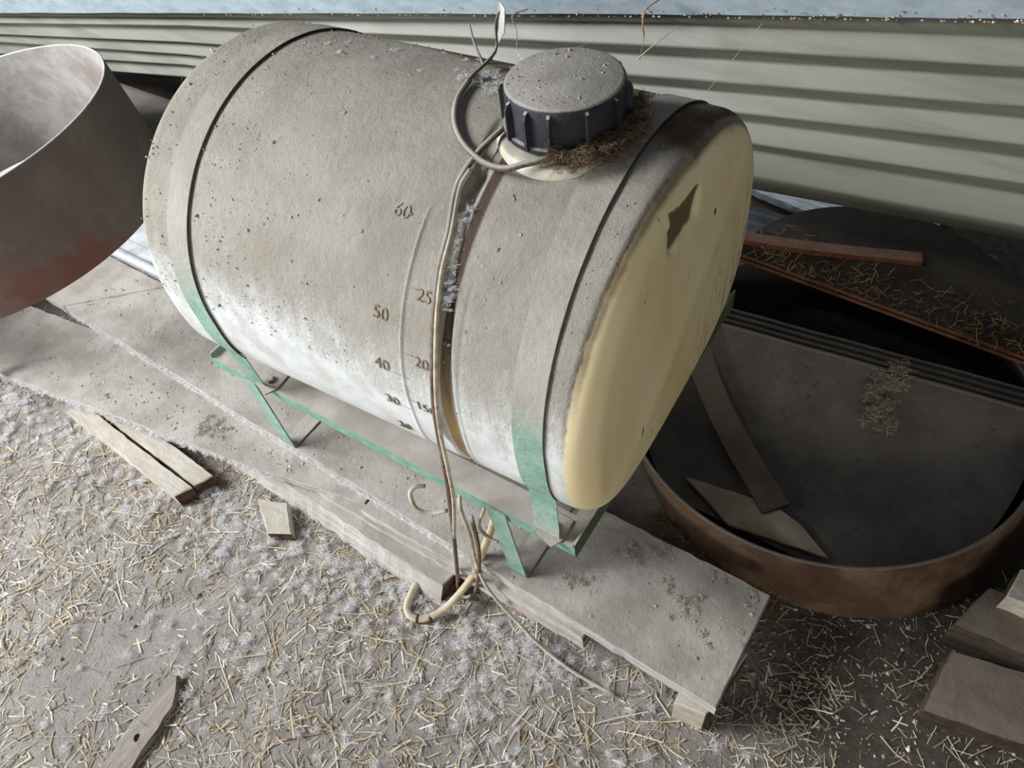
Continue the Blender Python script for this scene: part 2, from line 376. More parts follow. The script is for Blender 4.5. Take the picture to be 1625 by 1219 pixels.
# ------------------------------------------------------------------ boards
def board(name, quad, z0, z1, mats, seed=0, jit=.0015, step=.02, parent=None, tilt=None, slant=0):
    """quad: corners counter-clockwise; long edges get a rough outline"""
    rnd = random.Random(seed); ring = []
    q = [Vector(p) for p in quad]
    for i in range(len(q)):
        a, c = q[i], q[(i + 1) % len(q)]; L_ = (c - a).length; n = max(2, int(L_ / step)); d = (c - a).normalized(); nn = Vector((d[1], -d[0]))
        ph = rnd.uniform(0, 6)
        for k in range(n):
            t = k / n; ring.append(a.lerp(c, t) + nn * (rnd.uniform(-jit, jit) + jit * .35 * math.sin(9 * t * L_ + ph)) * (1 if k else 0))
    n = len(ring); cen = sum(ring, Vector((0, 0))) / n; v = []
    h = lambda p: (tilt(p) if tilt else 0)
    def lay(ins, z, js=0):
        for p in ring:
            d = (cen - p); pp = p + d.normalized() * ins if d.length > 0 else p
            if slant and z < (z0 + z1) / 2: pp = pp + Vector((0, -slant))
            v.append((pp[0], pp[1], z + h(pp) + rnd.uniform(-js, js)))
    lay(.0015, z0); lay(0, z0 + .002); lay(0, z1 - .003, .0006); lay(.003, z1, .0004)
    f = [tuple(range(n))[::-1]]; mi = [0]
    for r in range(3):
        for k in range(n): f.append((r * n + k, r * n + (k + 1) % n, (r + 1) * n + (k + 1) % n, (r + 1) * n + k)); mi.append(0)
    f.append(tuple(3 * n + k for k in range(n))); mi.append(0)
    # end grain on the short sides
    if len(mats) > 1:
        for i, face in enumerate(f[1:-1], 1):
            m = sum((Vector(v[k]) for k in face), Vector((0, 0, 0))) / 4
            a = Vector(v[face[1]]) - Vector(v[face[0]])
            L0 = (q[1] - q[0]).normalized()
            if abs(a.xy.normalized().dot(L0)) < .6 and m[2] < z1 - .002 + h(m.xy): mi[i] = 1
    b = MB(); b.add(v, f, mi); return b.build(name, mats, parent)
WD, WE = M['wood'], M['wood_end']
tag(board('plank', [(-2.018, .463), (-.038, .420), (-.036, .655), (-1.80, .668)], .092, .130, [WD, WE], 1), 'wide dusty plank on top of the lumber stack, under the tank stand', 'plank')
tag(board('plank', [(-2.75, .475), (-2.03, .463), (-1.81, .668), (-2.75, .68)], .092, .126, [WD, WE], 2), 'dusty plank abutting the top plank beneath the leaning steel ring', 'plank')
tag(board('plank', [(-2.75, .112), (-2.014, .223), (-1.109, .376), (-.86, .428), (-.88, .60), (-2.75, .35)], .067, .0905, [WD, WE], 3), 'broad dusty lower board angled out to the front left of the top plank', 'plank')
tag(board('plank', [(-1.25, .400), (-.80, .402), (-.296, .412), (-.292, .56), (-1.1, .56), (-1.25, .56)], .052, .0665, [WD, WE], 4), 'thin dusty board directly under the top plank, with red mark on its edge', 'plank')
tag(board('plank', [(-.857, .410), (-.30, .416), (-.295, .60), (-.857, .60)], .0675, .0915, [WD, WE], 14), 'short board sandwiched under the top plank beside the hanging cord', 'plank')
tag(board('wooden_beam', [(-1.42, .392), (-.612, .374), (-.600, .425), (-1.42, .445)], -.006, .0505, [WD, WE], 5, .002, slant=.024), 'whitish rough-sawn beam at the bottom of the stack, ending by the cream hose', 'beam')
tag(board('wooden_beam', [(-2.6, .50), (-.12, .50), (-.12, .60), (-2.6, .60)], -.004, .0515, [WD, WE], 6), 'plain lumber bearer under the middle of the plank stack', 'beam')
tag(board('wooden_block', [(-1.78, .245), (-1.305, .222), (-1.285, .262), (-1.76, .285)], -.004, .045, [M['wood_pale'], WE], 7), 'pale lumber block on the soil, frontmost of the pair under the lower board', 'block')
tag(board('wooden_block', [(-1.70, .290), (-1.290, .268), (-1.270, .312), (-1.69, .335)], -.004, .040, [M['wood_pale'], WE], 8), 'thinner lumber block lying right behind the pale block on the soil', 'block')
tag(board('wooden_block', [(-1.135, .325), (-1.045, .272), (-.995, .300), (-1.06, .355)], -.004, .030, [M['wood_pale'], WE], 9), 'small whitish wedge block poking out beneath the bottom beam', 'block')
tag(board('wooden_block', [(-.105, .402), (-.05, .412), (-.03, .55), (-.10, .55)], -.004, .0915, [M['wood_pale'], WE], 10, .003), 'split stub of wood under the right end of the top plank', 'block')
tag(board('wooden_stick', [(-.905, -.30), (-.93, -.19), (-.945, -.10), (-.985, -.055), (-1.002, -.075), (-.99, -.17), (-.975, -.30)], -.002, .014, [M['grey_stick']], 11, .003), 'weathered grey piece of wood with a knot hole on the straw', 'stick')
kb = MB(); kb.tube([(-.958, -.180, .0136), (-.957, -.1795, .01445)], [.008, .007], 12, flat=1); bpy_k = kb.build('painted_knot_hole', M['wire']); bpy_k.parent = bpy.data.objects['wooden_stick']  # flat dark disc painting in the shaded hollow of the knot
mk = MB(); mk.box(-.450, -.436, .4066, .4092, .056, .062); 
def red_mat():
    t = NT('red_crayon', .9); t.color((206, 138, 144)); return t.m
mk.build('red_mark', red_mat(), bpy.data.objects['plank.003'])

# lumber pile at the lower right
DK = M['wood_dark']
tag(board('lumber', [(.262, .628), (.80, .735), (.78, .87), (.275, .758)], -.004, .052, [DK, WE], 20), 'cracked dark board lying lowest and nearest in the right-hand lumber pile', 'lumber')
tag(board('lumber', [(.258, .788), (.80, .83), (.80, .93), (.295, .892)], -.004, .090, [DK, WE], 21), 'thick dark timber behind the cracked board at the right edge', 'lumber')
tag(board('lumber', [(.312, .858), (.80, .90), (.80, .965), (.322, .925)], .0905, .140, [M['wood_pale'], WE], 22), 'paler cut block resting on the thick dark timber at the right edge', 'lumber')

# ------------------------------------------------------------------ steel ring, left
def pipe_ring(name, c, nrm, r, L_, th, mo, mi_, mrim, label, cat, r2=None, c2=None, rimw=.0025, wob=0.0, seg=120):
    nv = Vector(nrm).normalized(); C1 = Vector(c); C2 = Vector(c2) if c2 else C1 - nv * L_
    a = nv.cross(Vector((.3, 1, .2))).normalized(); bb = nv.cross(a); r2 = r2 or r
    root = empty(name, (C2[0], C2[1], C2[2])); rnd = random.Random(5)
    o_ = Vector(root.location)
    def loop(t, rr):
        cc = C2.lerp(C1, t); R_ = (r2 + (r - r2) * t) + rr
        return [tuple(cc - o_ + (a * math.cos(2 * PI * k / seg) + bb * math.sin(2 * PI * k / seg)) * (R_ + wob * math.sin(3 * 2 * PI * k / seg + 4 * t))) for k in range(seg)]
    b = MB(); v = []; f = []; mi = []
    lv = [(0, 0)] + [(t, 0) for t in (.25, .5, .75)] + [(1, 0), (1, -th)] + [(t, -th) for t in (.75, .5, .25)] + [(0, -th)]
    for t, rr in lv: v += loop(t, rr)
    n = len(lv)
    for i in range(n):
        for k in range(seg):
            j = (i + 1) % n
            f.append((i * seg + k, i * seg + (k + 1) % seg, j * seg + (k + 1) % seg, j * seg + k)); mi.append(0 if i < 5 or i == n - 1 else 1)
    b.add(v, f, mi); o = auto(b.build('shell', [mo, mi_], root), 40)
    b = MB(); P = loop(1, -th / 2); P.append(P[0]); b.tube(P, rimw, 6, caps=False); rim = b.build('rim', mrim, root, True)
    tag(root, label, cat); return root, C1, C2, a, bb
rg = pipe_ring('steel_ring', (-2.249, .5616, .5681), (-.1061, -.0515, .993), .4295, .2951, .006, M['ring_out'], M['ring_in'], M['ring_rim'],
    'large brown open steel ring standing on feet left of the tank', 'steel ring')
rroot = rg[0]
for ang in (-62, 60, 178):
    a = math.radians(ang); x = -2.249 + .0313 + .41 * math.cos(a); y = .5616 + .0152 + .41 * math.sin(a)
    b = MB(); Mx = Matrix.Translation((x, y, 0)) @ Matrix.Rotation(a + PI / 2, 4, 'Z')
    b.box(-.018, .018, -.004, .004, .127, .30, 0, Mx); b.box(-.018, .018, -.03, .004, .127, .132, 0, Mx)
    o = b.build('foot', M['ring_in'], rroot); o.location = -Vector(rroot.location)

# ------------------------------------------------------------------ rusty tub, right, with things inside
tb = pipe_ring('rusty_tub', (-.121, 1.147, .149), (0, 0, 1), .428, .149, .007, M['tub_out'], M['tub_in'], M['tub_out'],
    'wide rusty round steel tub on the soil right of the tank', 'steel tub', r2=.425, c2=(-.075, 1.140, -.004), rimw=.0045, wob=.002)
def curved_plate(name, y_off, z_off, label, seed):
    b = MB(); v = []; f = []; rnd = random.Random(seed); nu, nv_ = 40, 22; xa, xb = -.43, .34
    prof = [(.80, .018), (.90, .016), (1.0, .024), (1.09, .048), (1.165, .086), (1.22, .130)]
    prof = smooth_path([(y, 0, z) for y, z in prof], 5)
    T = .0065
    for s in (0, 1):
        for (y, _, z) in prof:
            for i in range(nu):
                x = xa + (xb - xa) * i / (nu - 1); t = max(0, (1.0 - y) / .2)
                # plan outline follows the tub wall at the near side
                half = math.sqrt(max(0, .398 ** 2 - (y + y_off - 1.147) ** 2)); xx = max(min(x, -.10 + half), -.10 - half)
                yy = y + y_off + (xx + .375) * .10 * max(0, (y - .95) / .27)
                zz = z + z_off - s * T + .0008 * math.sin(30 * xx + 9 * y)
                v.append((xx, yy, zz))
    m = len(prof); N = m * nu
    for j in range(m - 1):
        for i in range(nu - 1):
            q = (j * nu + i, j * nu + i + 1, (j + 1) * nu + i + 1, (j + 1) * nu + i); f.append(q); f.append(tuple(N + k for k in q[::-1]))
    for i in range(nu - 1):
        j = m - 1; f.append((j * nu + i, j * nu + i + 1, N + j * nu + i + 1, N + j * nu + i)); f.append((i + 1, i, N + i, N + i + 1))
    for j in range(m - 1):
        for i in (0, nu - 1): f.append((j * nu + i, (j + 1) * nu + i, N + (j + 1) * nu + i, N + j * nu + i))
    b.add(v, f); o = auto(b.build(name, M['plate']), 50)
    o['label'] = label; lip = [v[(m - 1) * nu + i] for i in range(0, nu, 3)]
    b = MB(); b.tube([(p[0], p[1] + .001, p[2] - .002) for p in lip], .0052, 8); b.build('rolled_edge', M['lip'], o, True)
    return tag(o, label, 'curved plate', None)
for k, lb in enumerate(['dusty curved metal plate, topmost of the nested four inside the rusty tub', 'curved metal plate nested second from the top inside the rusty tub',
    'curved metal plate nested third from the top inside the rusty tub', 'curved metal plate lowest and farthest back of the nested four in the tub']):
    curved_plate('curved_plate', k * .024, .022 - k * .0050 + (0.004 if k == 0 else 0), lb, k)
def strip(name, pts, wdt, th, mat, label, cat):
    b = MB(); v = []; P = [Vector(p) for p in smooth_path(pts, 4)]
    for i, p in enumerate(P):
        d = (P[min(i + 1, len(P) - 1)] - P[max(0, i - 1)]).normalized(); sN = Vector((-d[1], d[0], 0)).normalized()
        for s, z in ((-.5, 0), (.5, 0), (.5, th), (-.5, th)): v.append(tuple(p + sN * wdt * s + Vector((0, 0, z))))
    f = [(0, 1, 2, 3), tuple(4 * (len(P) - 1) + k for k in (3, 2, 1, 0))]
    for i in range(len(P) - 1):
        for k in range(4): f.append((4 * i + k, 4 * (i + 1) + k, 4 * (i + 1) + (k + 1) % 4, 4 * i + (k + 1) % 4))
    b.add(v, f); return tag(auto(b.build(name, mat)), label, cat)
strip('wooden_strip', [(-.43, 1.165, .16), (-.36, 1.09, .105), (-.24, .985, .07), (-.10, .872, .058)], .062, .006, M['wood_dark'], 'dark narrow slat sloping down inside the rusty tub', 'slat')
o = board('buff_panel', [(-.30, .855), (-.17, .792), (.03, .822), (-.045, .868), (-.11, .885)], .050, .056, [M['cardboard']], 31, .0008)
tag(o, 'pale buff panel with a pointed end lying low inside the rusty tub', 'panel')

# half-round lid on the far rim of the tub
def half_disc():
    root = empty('half_round_lid', (-.107, 1.422, .157)); b = MB(); pts = []
    n = 50
    for k in range(n + 1):
        a = PI * k / n; pts.append((.345 * math.cos(a), .345 * math.sin(a)))
    def plate(z0, z1, s, mt, nm, dy=0):
        b = MB(); top = [(x * s, y * s + dy - .02 * (x / .345), z1) for x, y in pts]; bot = [(x, y, z0) for x, y, z in top]; N = len(pts)
        f = [tuple(range(N)), tuple(N + k for k in range(N))[::-1]]; mi = [0, 1]
        for k in range(N): f.append((k, N + k, N + (k + 1) % N, (k + 1) % N)); mi.append(1)
        b.add(top + bot, f, mi); return b.build(nm, [M['lid_top'], mt], root)
    plate(0, .009, 1.0, M['lid_edge'], 'lower_sheet'); plate(.0105, .020, .985, M['lid_edge'], 'upper_sheet', .004)
    tag(root, 'dark half-round lid with a rusty straight front edge behind the tub', 'lid')
half_disc()
strip('wooden_strip', [(-.53, 1.478, .1785), (-.30, 1.528, .1785), (-.05, 1.605, .1785)], .034, .014, M['wood_red'], 'reddish brown wooden slat lying on the half-round lid', 'slat')
b = MB(); b.box(-.30, .10, 1.66, 1.73, -.004, .156); tag(b.build('wooden_block', M['wood_dark']), 'dark block carrying the back of the half-round lid', 'block')

# beyond the siding
tag(board('white_board', [(-.75, 1.93), (-.36, 1.862), (-.05, 1.95), (-.05, 2.10), (-.75, 2.15)], -.004, .02, [M['white_board']], 40), 'bluish white weathered board outside, seen under the siding', 'board')
def ribbed():
    b = MB(); v = []; f = []
    n = 28
    for i in range(n):
        y = 1.66 + .17 * i / (n - 1); z = .012 + .008 * abs(((i / 7) % 1) - .5) * 2
        v += [(-.95, y, z), (-.30, y, z)]
    for i in range(n - 1): f.append((2 * i, 2 * i + 1, 2 * i + 3, 2 * i + 2))
    b.add(v, f); o = b.build('ribbed_sheet', M['dark_sheet']); m = o.modifiers.new('t', 'SOLIDIFY'); m.thickness = .002
    tag(o, 'dark ribbed sheet on the ground beyond the tank end', 'metal sheet')
ribbed()

# white sheet, board and drum behind the planks on the left
def wsheet():
    root = empty('white_metal_sheet', (-2.2, .8, .131)); b = MB()
    b.box(-.62, .70, -.055, .20, 0, .008); b.build('panel', M['white_sheet'], root)
    b = MB(); b.tube([(-.62, -.118 + .005, .016), (0, -.118, .016), (.70, -.114, .016)], .014, 12); o = b.build('rolled_edge', M['white_sheet'], root, True); o['label'] = 'smooth bluish rolled edge'
    b = MB(); b.box(-.62, .70, -.108, -.058, 0, .006); b.build('flange', M['white_sheet'], root)
    tag(root, 'white painted metal sheet with a rolled edge lying behind the planks', 'metal sheet')
wsheet()
tag(board('plank', [(-2.85, .685), (-1.42, .678), (-1.42, 1.02), (-2.85, 1.02)], .10, .1295, [WD, WE], 51), 'dusty plank under the white sheet behind the tank', 'plank')
tag(board('wooden_beam', [(-2.8, .75), (-1.5, .74), (-1.5, .84), (-2.8, .85)], -.004, .0995, [WD, WE], 52), 'dark bearer under the plank behind the steel ring', 'beam')
def grey_drum():
    root = empty('fallen_drum', (-2.5, 1.10, 0)); b = MB(); n = 48; v = []; f = []
    prof = [(-.55, .0), (-.55, .15), (-.53, .162), (0.30, .162), (.37, .150), (.42, .122), (.45, .07), (.455, 0.001)]
    for x, r in prof:
        for k in range(n): v.append((x, r * math.cos(2 * PI * k / n), .162 + r * math.sin(2 * PI * k / n)))
    for i in range(len(prof) - 1):
        for k in range(n): f.append((i * n + k, i * n + (k + 1) % n, (i + 1) * n + (k + 1) % n, (i + 1) * n + k))
    b.add(v, f); auto(b.build('shell', M['drum_grey'], root), 40)
    b = MB(); b.tube([(.30, .163 * math.cos(2 * PI * k / 40), .162 + .163 * math.sin(2 * PI * k / 40)) for k in range(41)], .004, 6, caps=False); b.build('rib', M['drum_grey'], root, True)
    tag(root, 'grey round-ended drum lying under the siding behind the steel ring', 'drum')
grey_drum()

# ------------------------------------------------------------------ the tank
YC, ZC, TA, TB, TN, TBL, TNL, YAW = .7587, .6092, .3271, .3155, 2.0619, .2415, 3.018, .0488
RT = Matrix.Translation((-.8, YC, 0)) @ Matrix.Rotation(YAW, 4, 'Z')
def TW(lx, ly, dz): return tuple(RT @ Vector((lx, ly, dz + ZC)))
def sect(th, off=0.0):
    c, s = math.cos(th), math.sin(th); n = TN if s > 0 else TNL; hb = TB if s > 0 else TBL
    return ((TA + off) * math.copysign(abs(c) ** (2 / n), c), (hb + off) * math.copysign(abs(s) ** (2 / n), s))
NS = 200
# evenly spaced section by arc length, starting at the front (ly = -TA) and running up over the top
_raw = [sect(PI - 2 * PI * k / 4000) for k in range(4001)]
_cum = np.concatenate([[0], np.cumsum([math.dist(_raw[i], _raw[i + 1]) for i in range(4000)])]); PER = _cum[-1]
_ry = np.array([p[0] for p in _raw]); _rz = np.array([p[1] for p in _raw])
def at_s(s): s = s % PER; return float(np.interp(s, _cum, _ry)), float(np.interp(s, _cum, _rz))
def nrm_s(s):
    a, b = at_s(s - .002), at_s(s + .002); t = Vector((0, b[0] - a[0], b[1] - a[1])).normalized(); return Vector((0, -t[2], t[1]))
def s_of_dz(dz):
    i = np.argmin(np.where(_ry < 0, abs(_rz - dz), 9)); s = _cum[i]; return s if s < PER / 2 else s - PER
def surf(lx, s, off=0.0):
    y, z = at_s(s); n = nrm_s(s); return Vector((lx, y + n[1] * off, z + n[2] * off))
def gchan(dz, ly):
    if ly > -.01: return None
    return float(np.interp(-dz, [-.3155, -.2927, -.2721, -.2376, -.176, -.088, -.0135, .116, .24], [.217, .235, .2345, .2425, .2564, .2613, .2642, .2602, .262]))
troot = empty('liquid_tank', TW(0, 0, -TBL), YAW)
def tank_body():
    x0, x1, rr = -.391, .493, .040
    st = []
    for q in np.linspace(0, PI / 2, 9): st.append((x0 + rr - rr * math.cos(q - 0) if False else x0 + rr * (1 - math.sin(q)), rr * (1 - math.cos(q))))
    st = st[::-1]  # from inset face outward to full section: x0 .. x0+rr
    st = [(x0 + rr * (1 - math.cos(q)), rr * (1 - math.sin(q))) for q in np.linspace(0, PI / 2, 9)]
    mid = sorted(set([round(v, 4) for v in list(np.arange(x0 + rr + .01, x1 - rr - .005, .012)) + list(np.arange(.200, .292, .0035)) + list(np.arange(.180, .196, .002))]))
    ms = [(x, 0.0) for x in mid]
    en = [(x1 - rr * (1 - math.cos(q)), rr * (1 - math.sin(q))) for q in np.linspace(PI / 2, 0, 9)]
    alls = st + ms + en
    v = []; f = []; S = [PER * k / NS for k in range(NS)]
    base = [at_s(s) for s in S]; nr = [nrm_s(s) for s in S]
    def gs(x, c, wd): return math.exp(-((x - c) / wd) ** 2)
    for (x, ins) in alls:
        for k in range(NS):
            y, z = base[k]; n = nr[k]; off = -ins
            if ins == 0:
                g = gchan(z, y)
                if g is not None:
                    top = min(1, max(0, (-.01 - y) / .05)); off -= .007 * top * min(1, max(0, 1 - (abs(x - (g + .002)) - .007) / .006)) if abs(x - g) < .02 else 0
                if -.32 < y < 0 and z < .262 or y < -.3: off += .0022 * gs(x, .187, .0025) * (1 if z < .262 else 0)
                if y < -.2 and z < .21: off -= .0016 * gs(x, .286, .002)
                off += .0014 * gs(x, -.33, .003) + .0012 * math.sin(5 * x + 3 * z)
            yy, zz = y + n[1] * off, z + n[2] * off
            v.append((x, yy, zz))
    m = len(alls)
    for i in range(m - 1):
        for k in range(NS): f.append((i * NS + k, i * NS + (k + 1) % NS, (i + 1) * NS + (k + 1) % NS, (i + 1) * NS + k))
    # end faces as concentric rings with a moulded bulge and recess
    def face(ix, sgn):
        base_i = ix * NS; prev = base_i; cz = .0
        ring0 = v[base_i:base_i + NS]
        for q in np.linspace(.93, .06, 26):
            start = len(v)
            for p in ring0:
                y, z = p[1] * q, cz + (p[2] - cz) * q
                d = .006 * (1 - q * q)
                if sgn > 0:
                    # shallow triangular recess with a ledge
                    e2 = z - .212
                    ins_ = min(max((.012 - y) / .012, 0), 1) * min(max((y + .094) / .010, 0), 1) * min(max(e2 / .004, 0), 1) * min(max((.278 - z) / .03, 0), 1)
                    d -= .007 * ins_
                    d += .004 * math.exp(-((z - .75 * y - .03) / .05) ** 2)
                v.append((p[0] + sgn * d, y, z))
            for k in range(NS):
                a, b_, c, d_ = prev + k, prev + (k + 1) % NS, start + (k + 1) % NS, start + k
                f.append((a, b_, c, d_) if sgn > 0 else (d_, c, b_, a))
            prev = start
        f.append(tuple(prev + k for k in range(NS)) if sgn > 0 else tuple(prev + k for k in range(NS))[::-1])
    face(m - 1, 1); face(0, -1)
    b = MB(); b.add(v, f); o = b.build('tank_body', M['tank'], troot, True, (0, 0, TBL))
    bm = bmesh.new(); bm.from_mesh(o.data); bmesh.ops.recalc_face_normals(bm, faces=bm.faces); bm.to_mesh(o.data); bm.free()
    for p in o.data.polygons: p.use_smooth = True
    return o
tank = tank_body(); tank['label'] = 'cream plastic barrel body, dusty above and yellow at the end'
# sump lobe under the belly
b = MB(); b.lathe([(.0, -.055), (.05, -.055), (.064, -.045), (.068, -.02), (.068, .03)], (.36, .01, 0), 32); b.build('sump', M['tank'], troot, True, (0, 0, .03))
# neck, collar, cap
cx_, cy_ = .309, -.014
tz = TBL
b = MB(); b.lathe([(.098, .290), (.096, .309), (.090, .314), (.080, .3165), (.073, .318)], (cx_, cy_, 0), 64); b.build('collar', M['neck'], troot, True, (0, 0, tz))
b = MB(); b.lathe([(.066, .29), (.066, .318), (.070, .320), (.070, .324), (.066, .326), (.066, .345), (.0, .345)], (cx_, cy_, 0), 64); b.build('neck', M['neck'], troot, True, (0, 0, tz))
b = MB(); b.lathe([(.068, .3265), (.0845, .3265), (.0855, .329), (.0845, .3335), (.0795, .3345), (.0795, .383), (.0775, .3865), (.074, .3882), (.0, .3892)], (cx_, cy_, 0), 96)
cap = auto(b.build('cap', M['cap_black'], troot, False, (0, 0, tz)), 40); cap['label'] = 'black ribbed screw cap with a dusty top'
for k, dg in enumerate((22, 58, 94, 130, 166, 201, 238, 262, 284, 318, 350)):
    a = math.radians(dg); b = MB(); Mx = Matrix.Translation((cx_, cy_, 0)) @ Matrix.Rotation(a, 4, 'Z')
    wd = .0022
    vv = [(.076, -wd, .330), (.0875, -wd, .330), (.0875, -wd, .372), (.084, -wd, .380), (.076, -wd, .3845)]
    vv = [tuple(Mx @ Vector(p)) for p in vv] + [tuple(Mx @ Vector((p[0], wd, p[2]))) for p in vv]
    b.add(vv, [(0, 1, 2, 3, 4), (9, 8, 7, 6, 5)] + [(i, i + 5, (i + 1) % 5 + 5, (i + 1) % 5) for i in range(5)])
    b.build('grip_rib', M['cap_black'], cap)
# moulded numbers and tick marks, bent onto the barrel
def glyphs(txt, lx, dz, size=.021):
    cu = bpy.data.curves.new('txt', 'FONT'); cu.body = txt; cu.size = size * 1.35; cu.align_x = 'CENTER'; cu.align_y = 'CENTER'; cu.extrude = .0018; cu.resolution_u = 3; cu.offset = -.0002
    cu.space_character = 1.0
    o = bpy.data.objects.new('txt', cu); COL.objects.link(o); dg = bpy.context.evaluated_depsgraph_get(); dg.update()
    me = bpy.data.meshes.new_from_object(o.evaluated_get(dg)); bpy.data.objects.remove(o); s0 = s_of_dz(dz)
    for vx in me.vertices:
        x, y, z = vx.co; p = surf(lx + x, s0 + y, .0008 + z); vx.co = p
    me.materials.clear(); me.materials.append(M['number']); ob = bpy.data.objects.new('graduation_number', me); COL.objects.link(ob); ob.parent = troot; ob.location = (0, 0, TBL)
for txt, lx, dz in (('60', .147, .257), ('50', .1485, .148), ('40', .148, .067), ('30', .150, -.011), ('20', .150, -.085)): glyphs(txt, lx, dz)
for txt, lx, dz in (('250', .224, .187), ('200', .229, .097), ('150', .2185, .006)): glyphs(txt, lx, dz, .019)
for lxa, lxb, dz in ((.163, .184, .252), (.165, .186, .140), (.165, .186, .060), (.168, .186, -.016), (.188, .205, .192), (.188, .208, .104), (.188, .203, .012), (.188, .197, .06)):
    s0 = s_of_dz(dz); b = MB(); b.tube([surf(lxa + (lxb - lxa) * k / 4, s0, .0008) for k in range(5)], .0009, 5); b.build('tick_mark', M['number'], troot, True, (0, 0, TBL))

# ------------------------------------------------------------------ stand: rails, legs, feet, straps
sroot = empty('steel_tank_stand', (-.78, .78, .13), .012)
SW = Matrix.Translation((-.78, .78, .13)) @ Matrix.Rotation(.012, 4, 'Z'); SI = SW.inverted()
def sbox(name, x0, x1, y0, y1, z0, z1, mats, mi=0):
    b = MB(); b.box(x0, x1, y0, y1, z0, z1); o = b.build(name, mats, sroot); md = o.modifiers.new('b', 'BEVEL'); md.width = .0008; md.segments = 2; return o
def sangle(name, x0, x1, y0, wy, z1, hz, t=.004, mat=None):
    b = MB(); sy = 1 if wy > 0 else -1
    b.box(x0, x1, min(y0, y0 + wy), max(y0, y0 + wy), z1 - t, z1); b.box(x0, x1, min(y0, y0 + sy * t), max(y0, y0 + sy * t), z1 - hz, z1 - t)
    return b.build(name, mat or M['green'], sroot)
# local y: front outer edge at world y~.452 -> local -.328 ; back at +.335
ZR = .365 - .13
o = sangle('front_rail', -.445, .448, -.328, .055, ZR, .027); o['label'] = 'bright green front edge under a dusty top flange'
sangle('back_rail', -.445, .448, .335, -.055, ZR, .027)
def xangle(name, x0, wx, mat):
    b = MB(); b.box(min(x0, x0 + wx), max(x0, x0 + wx), -.327, .334, ZR - .004, ZR - .0002); t = .004 if wx > 0 else -.004
    b.box(min(x0, x0 + t), max(x0, x0 + t), -.3275, .3345, ZR - .034, ZR + .012)
    return b.build(name, mat, sroot)
o = xangle('end_rail', .449, -.03, M['green_dark']); o['label'] = 'dull olive green cross rail at the open end'
xangle('end_rail', -.446, .03, M['green'])
for lx0, xt in ((-.343, -.350), (.287, .272)):
    for yy in (-.3325, .3355):
        b = MB(); t = .0035; y0 = yy; y1 = yy + t
        v = [(xt, y0, ZR - .006), (xt + .040, y0, ZR - .006), (lx0 + .043, y0, .0035), (lx0 + .005, y0, .0035)]
        v += [(p[0], y1, p[2]) for p in v]
        b.add(v, [(0, 3, 2, 1), (4, 5, 6, 7), (0, 1, 5, 4), (1, 2, 6, 5), (2, 3, 7, 6), (3, 0, 4, 7)]); b.build('leg', M['green_strap'], sroot)
    b = MB(); b.box(lx0 + .003, lx0 + .045, -.3325, -.105, .0002, .0038); b.build('foot_strap', M['steel_dusty'], sroot)
    b = MB(); b.box(lx0 + .003, lx0 + .045, .02, .339, .0002, .0038); 
def strap(lxa, lxb):
    b = MB(); v = []; f = []
    s0, s1 = s_of_dz(-.13), PER / 2 + .25
    n = 90
    ring = []
    for k in range(n + 1):
        s = s0 + (s1 - s0) * k / n; fl = 0
        ring.append(s)
    lines = []
    # straight run from rail tab up to the barrel
    W2S = lambda p: SI @ (RT @ Vector((p[0], p[1], p[2] + ZC)))
    for lx in (lxa, lxb):
        a = W2S(surf(lx, s0, .0032)); tx = a[0] + .004
        low = [Vector((tx + .003, -.337 + .012, ZR + .0035)), Vector((tx + .002, -.330, ZR + .012)), Vector((tx, a[1] * .6 + -.335 * .4, ZR + .03))]
        lines.append((low, [W2S(surf(lx, s, .0032)) for s in ring], [W2S(surf(lx, s, .0008)) for s in ring]))
    def seq(i, k):
        low, o_, in_ = lines[i]; out = low + o_; inn = [p + Vector((0, .0022, -.001)) for p in low] + in_
        return out if k == 0 else inn
    A, B, C_, D = seq(0, 0), seq(1, 0), seq(1, 1), seq(0, 1); m = len(A)
    for i in range(m): v += [tuple(A[i]), tuple(B[i]), tuple(C_[i]), tuple(D[i])]
    for i in range(m - 1):
        for k in range(4): f.append((4 * i + k, 4 * i + (k + 1) % 4, 4 * i + 4 + (k + 1) % 4, 4 * i + 4 + k))
    f += [(3, 2, 1, 0), tuple(4 * (m - 1) + k for k in range(4))]
    b.add(v, f); o = auto(b.build('strap', M['green_strap'], sroot), 40)
    # tab bolted down on the rail
    cxm = (A[0][0] + B[0][0]) / 2; hw = abs(A[0][0] - B[0][0]) / 2
    b = MB(); q = [(cxm - hw, -.334), (cxm + hw - .008, -.346), (cxm + hw + .004, -.322), (cxm + hw, -.285), (cxm - hw, -.285)]
    v = [(x, y, ZR + .0005) for x, y in q] + [(x, y, ZR + .0035) for x, y in q]
    b.add(v, [(4, 3, 2, 1, 0), (5, 6, 7, 8, 9)] + [(i, (i + 1) % 5, (i + 1) % 5 + 5, i + 5) for i in range(5)]); tb_ = b.build('strap_tab', M['steel_dusty'], o)
    b = MB(); b.lathe([(.0095, 0), (.0095, .0065), (.0075, .008), (0.0005, .0082)], (cxm, -.312, ZR + .0032), 6); b.build('bolt', M['steel_dusty'], o)
    # dark rust line down the edge away from the viewer's left
    return o
strap(.3745, .4235); strap(-.300, -.252)
